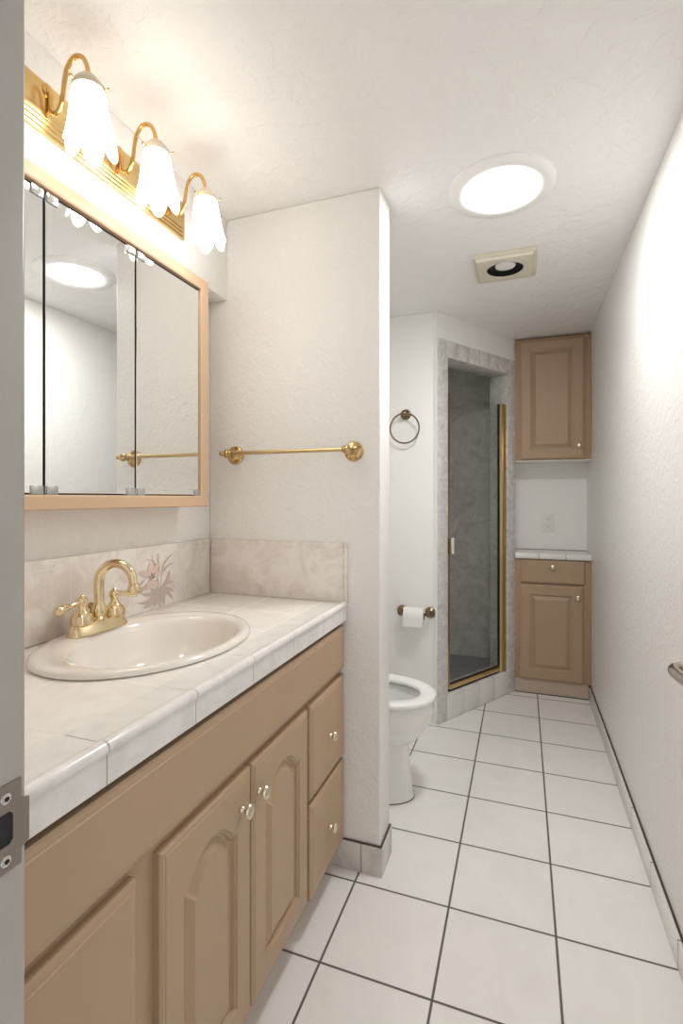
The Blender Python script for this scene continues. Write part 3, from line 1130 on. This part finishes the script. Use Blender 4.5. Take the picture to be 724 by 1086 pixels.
rings_surface(bm, [egg(-0.341, -0.80, 0.184, 0.4225), egg(-0.337, -0.805, 0.188, 0.4245), egg(-0.336, -0.805, 0.189, 0.438), egg(-0.340, -0.80, 0.185, 0.443),
                   egg(-0.355, -0.79, 0.172, 0.4445), egg(-0.395, -0.74, 0.130, 0.443), egg(-0.404, -0.73, 0.122, 0.438), egg(-0.406, -0.728, 0.120, 0.426),
                   egg(-0.402, -0.732, 0.124, 0.4225), egg(-0.341, -0.80, 0.184, 0.4225)], True, False, False)
st = obj('seat', bm, M['seat'], TO, angle=60)
for q in (-0.11, 0.11):
    bm = new_bm()
    box(bm, -0.47, TC + q * 1.32 - 0.006, 0.4135, -0.44, TC + q * 1.32 + 0.006, 0.4235, 0.001)
    obj('bumper', bm, M['seat'], st)
bm = new_bm()
rings_surface(bm, [egg(-0.4285, -0.901, 0.1195, 0.0), egg(-0.4285, -0.901, 0.1195, 0.003), egg(-0.431, -0.90, 0.117, 0.0035)], True, True, True)
obj('base_seal', bm, M['dark_caulk'], TO)
bm = new_bm()
# tank, its lid, and the raised seat lid against it
box(bm, XL + 0.012, TC - 0.225, 0.395, -0.915, TC + 0.225, 0.735, 0.025, 4)
box(bm, XL + 0.05, TC - 0.11, 0.05, -0.80, TC + 0.11, 0.40, 0.03, 3)
tk = obj('tank', bm, M['toilet'], TO)
bm = new_bm()
box(bm, XL + 0.006, TC - 0.235, 0.736, -0.905, TC + 0.235, 0.772, 0.012, 3)
obj('tank_lid', bm, M['toilet'], TO)
bm = new_bm()
prism(bm, [Vector((-0.897 + 0.11 * 0, TC + 0.183 * math.cos(a) * (1 if math.sin(a) > 0 else 1.0), 0.60 + 0.165 * math.sin(a) * (1 if math.sin(a) > 0 else 0.98)))
           for a in [2 * PI * i / 40 for i in range(40)]], (0.017, 0, 0), 0.004)
obj('seat_lid', bm, M['seat'], TO)
bm = new_bm()
lathe(bm, [(0.013, 0), (0.013, 0.008), (0.006, 0.010)], (-0.915, TC - 0.16, 0.675), (1, 0, 0), 16)
tube(bm, [(-0.902, TC - 0.16, 0.675), (-0.898, TC - 0.13, 0.672), (-0.898, TC - 0.09, 0.668)], 0.006, 10, 5)
obj('flush_lever', bm, M['chrome'], tk)

# ------------------------------------------------------------------ towel ring, paper holder, roll
TR = thing('towel_ring', 'dark brass towel ring on the wall above the paper holder', 'towel ring', (-0.622, YT, 1.735))
bm = new_bm()
lathe(bm, [(0.030, 0), (0.030, 0.004), (0.027, 0.008), (0.024, 0.009), (0.022, 0.012), (0.014, 0.016), (0.010, 0.022), (0.009, 0.034), (0.013, 0.040), (0.0155, 0.048),
           (0.014, 0.056), (0.007, 0.061), (0, 0.062)], (-0.622, YT, 1.735), (0, -1, 0), 30)
obj('post', bm, M['bronze'], TR)
bm = new_bm()
torus(bm, (-0.619, YT - 0.048, 1.652), 0.083, 0.0045, (0.05, 1, 0.06), 64, 10)
obj('ring', bm, M['bronze'], TR)

PX0, PX1, PZ, PYR = -0.640, -0.482, 0.622, YT - 0.062
PH = thing('toilet_paper_holder', 'dark brass two-post toilet paper holder on the wall beside the shower', 'toilet paper holder', (-0.56, YT, PZ))
for x, s in ((PX0, 1), (PX1, -1)):
    bm = new_bm()
    lathe(bm, [(0.031, 0), (0.031, 0.004), (0.028, 0.008), (0.025, 0.009), (0.022, 0.012), (0.014, 0.016), (0.010, 0.022), (0.009, 0.044), (0.0125, 0.050),
               (0.0145, 0.058), (0.0145, 0.066), (0.011, 0.073), (0, 0.077)], (x, YT, PZ), (0, -1, 0), 28)
    obj('post', bm, M['bronze'], PH)
bm = new_bm()
tube(bm, [(PX0, PYR, PZ), (PX1, PYR, PZ)], 0.0075, 14, 0)
obj('roller', bm, M['bronze'], PH)
RL = thing('toilet_paper_roll', 'white toilet paper roll hanging on the dark brass holder', 'toilet paper', (-0.561, PYR, PZ - 0.028))
bm = new_bm()
cc = Vector((-0.5615, PYR, PZ - 0.011))
lathe(bm, [(0.019, -0.0545), (0.044, -0.0545), (0.0455, -0.053), (0.0455, 0.053), (0.044, 0.0545), (0.019, 0.0545), (0.019, -0.0545)], cc, (1, 0, 0), 40, cap=False)
box(bm, cc.x - 0.0535, cc.y - 0.0458, cc.z - 0.052, cc.x + 0.0535, cc.y - 0.0446, cc.z + 0.004, 0.0004, 1)
obj('paper', bm, M['paper'], RL, angle=40)
bm = new_bm()
lathe(bm, [(0.0185, -0.0545), (0.0192, -0.0545), (0.0192, 0.0545), (0.0185, 0.0545), (0.0185, -0.0545)], cc, (1, 0, 0), 32, cap=False)
obj('cardboard_core', bm, M['card'], RL)

# ------------------------------------------------------------------ shower door
SD = thing('shower_door', 'tall grey glass shower door with brass frame in the tiled opening', 'shower door', sp(0.41, 0.02, Z_C))
DD = 0.022
bm = new_bm()
sbox(bm, 0.128, 0.640, DD - 0.003, DD + 0.003, 0.185, 1.862, 0.0006)
obj('glass_pane', bm, M['glass'], SD, smooth=False)
bm = new_bm()
sbox(bm, 0.0975, 0.136, DD - 0.010, DD + 0.012, 0.165, 1.865, 0.002)
obj('strike_rail', bm, M['gold_dark'], SD)
bm = new_bm()
sbox(bm, 0.1365, 0.640, DD - 0.010, DD + 0.010, 0.160, 0.188, 0.003)
obj('bottom_rail', bm, M['gold_plate'], SD)
bm = new_bm()
sbox(bm, 0.132, 0.640, DD - 0.008, DD + 0.006, 0.1885, 0.195, 0.001)
sbox(bm, 0.1365, 0.640, DD - 0.006, DD + 0.006, 0.1475, 0.1595, 0.001)
sbox(bm, 0.6345, 0.641, DD - 0.008, DD + 0.006, 0.195, 1.862, 0.001)
obj('rubber_seal', bm, M['black'], SD)
bm = new_bm()
sbox(bm, 0.6415, 0.668, DD - 0.012, DD + 0.012, 0.152, 1.865, 0.005)
obj('hinge_stile', bm, M['gold_pale'], SD)
bm = new_bm()
sbox(bm, 0.6705, 0.7035, DD - 0.016, DD + 0.022, 0.1465, 1.865, 0.003)
obj('hinge_post', bm, M['gold_dark'], SD)
bm = new_bm()
sbox(bm, 0.120, 0.136, DD - 0.022, DD - 0.0105, 0.945, 1.030, 0.003)
h_ = obj('pull_handle', bm, M['gold_dark'], SD)
bm = new_bm()
sbox(bm, 0.136, 0.160, DD - 0.024, DD - 0.019, 0.942, 1.033, 0.0015)
obj('grip', bm, M['clear_grip'], h_)

# ------------------------------------------------------------------ nook cupboards at the end of the room
YC = 3.46            # face frames
NX0, NX1 = -0.0445, XR - 0.001


def nt_(x, z, d):
    return Vector((x, YC - d, z))


UC = thing('wall_cabinet', 'tan wall cupboard with one raised panel door hung under the ceiling', 'cupboard', ((NX0 + NX1) / 2, YC + 0.1, 1.505))
bm = new_bm()
box(bm, NX0, YC, 1.506, NX1, YB - 0.001, 2.291, 0.0015)
obj('cabinet_body', bm, M['tan_back'], UC)
bm = new_bm()
front_panel(bm, nt_, -0.011, 0.362, 1.512, 2.272, 0.020, 0.010, 0.060)
d = obj('cabinet_door', bm, M['tan_back'], UC, angle=22)
knob(d, (0.334, YC - 0.020, 1.589), (0, -1, 0), M['nickel'], 0.0155)
bm = new_bm()
box(bm, NX0, YC + 0.002, 1.499, NX1, YB - 0.001, 1.5055, 0.001)
obj('bottom_panel', bm, M['white_plastic'], UC)

LC = thing('base_cabinet', 'tan base cupboard with one drawer and one door at the end of the room', 'cupboard', ((NX0 + NX1) / 2, YC + 0.1, 0))
bm = new_bm()
box(bm, NX0, YC, 0.092, NX1, YB - 0.001, 0.868, 0.001)
obj('cabinet_body', bm, M['tan_back'], LC)
bm = new_bm()
box(bm, NX0, YC + 0.004, 0.004, 0.390, YB - 0.001, 0.0915)
obj('toe_kick', bm, M['kick'], LC)
bm = new_bm()
box(bm, NX0, YC - 0.001, 0.0, 0.390, YC + 0.0035, 0.004)
obj('grout_joint', bm, M['dark_caulk'], LC)
bm = new_bm()
front_panel(bm, nt_, -0.010, 0.366, 0.720, 0.864, 0.020, 0.008)
d = obj('drawer', bm, M['tan_back'], LC)
knob(d, (0.182, YC - 0.020, 0.824), (0, -1, 0), M['nickel'], 0.0155)
bm = new_bm()
front_panel(bm, nt_, -0.017, 0.358, 0.102, 0.708, 0.020, 0.010, 0.062)
d = obj('cabinet_door', bm, M['tan_back'], LC, angle=22)
knob(d, (0.328, YC - 0.020, 0.640), (0, -1, 0), M['nickel'], 0.0155)

NC = thing('tile_counter', 'small white tiled counter on the base cupboard below the outlet', 'countertop', ((NX0 + NX1) / 2, YC + 0.1, 0.869))
bm = new_bm()
pr_ = [(YC - 0.022, 0.872), (YC - 0.026, 0.876), (YC - 0.027, 0.886), (YC - 0.026, 0.898), (YC - 0.021, 0.906), (YC - 0.012, 0.909), (YC + 0.02, 0.908),
       (YB - 0.001, 0.908), (YB - 0.001, 0.8695), (YC - 0.01, 0.8695)]
prism(bm, [Vector((NX0 + 0.002, y, z)) for y, z in pr_], (NX1 - NX0 - 0.003, 0, 0))
obj('slab', bm, M['white_tile_nook'], NC, angle=50)
bm = new_bm()
box(bm, NX0 + 0.002, YB - 0.004, 0.9085, NX1 - 0.001, YB - 0.0005, 0.912)
obj('grout_joint', bm, M['grout_grey'], NC)

OC = Vector((0.166, YB, 1.094))
OU = thing('wall_outlet', 'white duplex power outlet on the wall above the small counter', 'outlet', OC)
bm = new_bm()
box(bm, OC.x - 0.041, YB - 0.006, OC.z - 0.064, OC.x + 0.041, YB - 0.0002, OC.z + 0.064, 0.0025, 2)
obj('cover_plate', bm, M['white_plastic'], OU)
for q in (-1, 1):
    bm = new_bm()
    cz = OC.z + q * 0.024
    rr = []
    for i in range(32):
        a = 2 * PI * i / 32
        rr.append((OC.x + 0.0185 * math.cos(a), cz + max(-0.0145, min(0.0145, 0.0185 * math.sin(a)))))
    prism(bm, [Vector((x, YB - 0.0062, z)) for x, z in rr], (0, -0.002, 0))
    s_ = obj('socket', bm, M['white_plastic'], OU, smooth=False)
    bm = new_bm()
    box(bm, OC.x - 0.0075, YB - 0.0088, cz - 0.001, OC.x - 0.0055, YB - 0.0081, cz + 0.0085)
    box(bm, OC.x + 0.0055, YB - 0.0088, cz - 0.001, OC.x + 0.0075, YB - 0.0081, cz + 0.0075)
    lathe(bm, [(0.0026, 0), (0.0026, 0.0007)], (OC.x, YB - 0.0081, cz - 0.0075), (0, -1, 0), 12)
    obj('slots', bm, M['black'], s_)
bm = new_bm()
lathe(bm, [(0.003, 0), (0.003, 0.0008), (0, 0.0012)], (OC.x, YB - 0.006, OC.z), (0, -1, 0), 12)
obj('screw', bm, M['chrome'], OU)
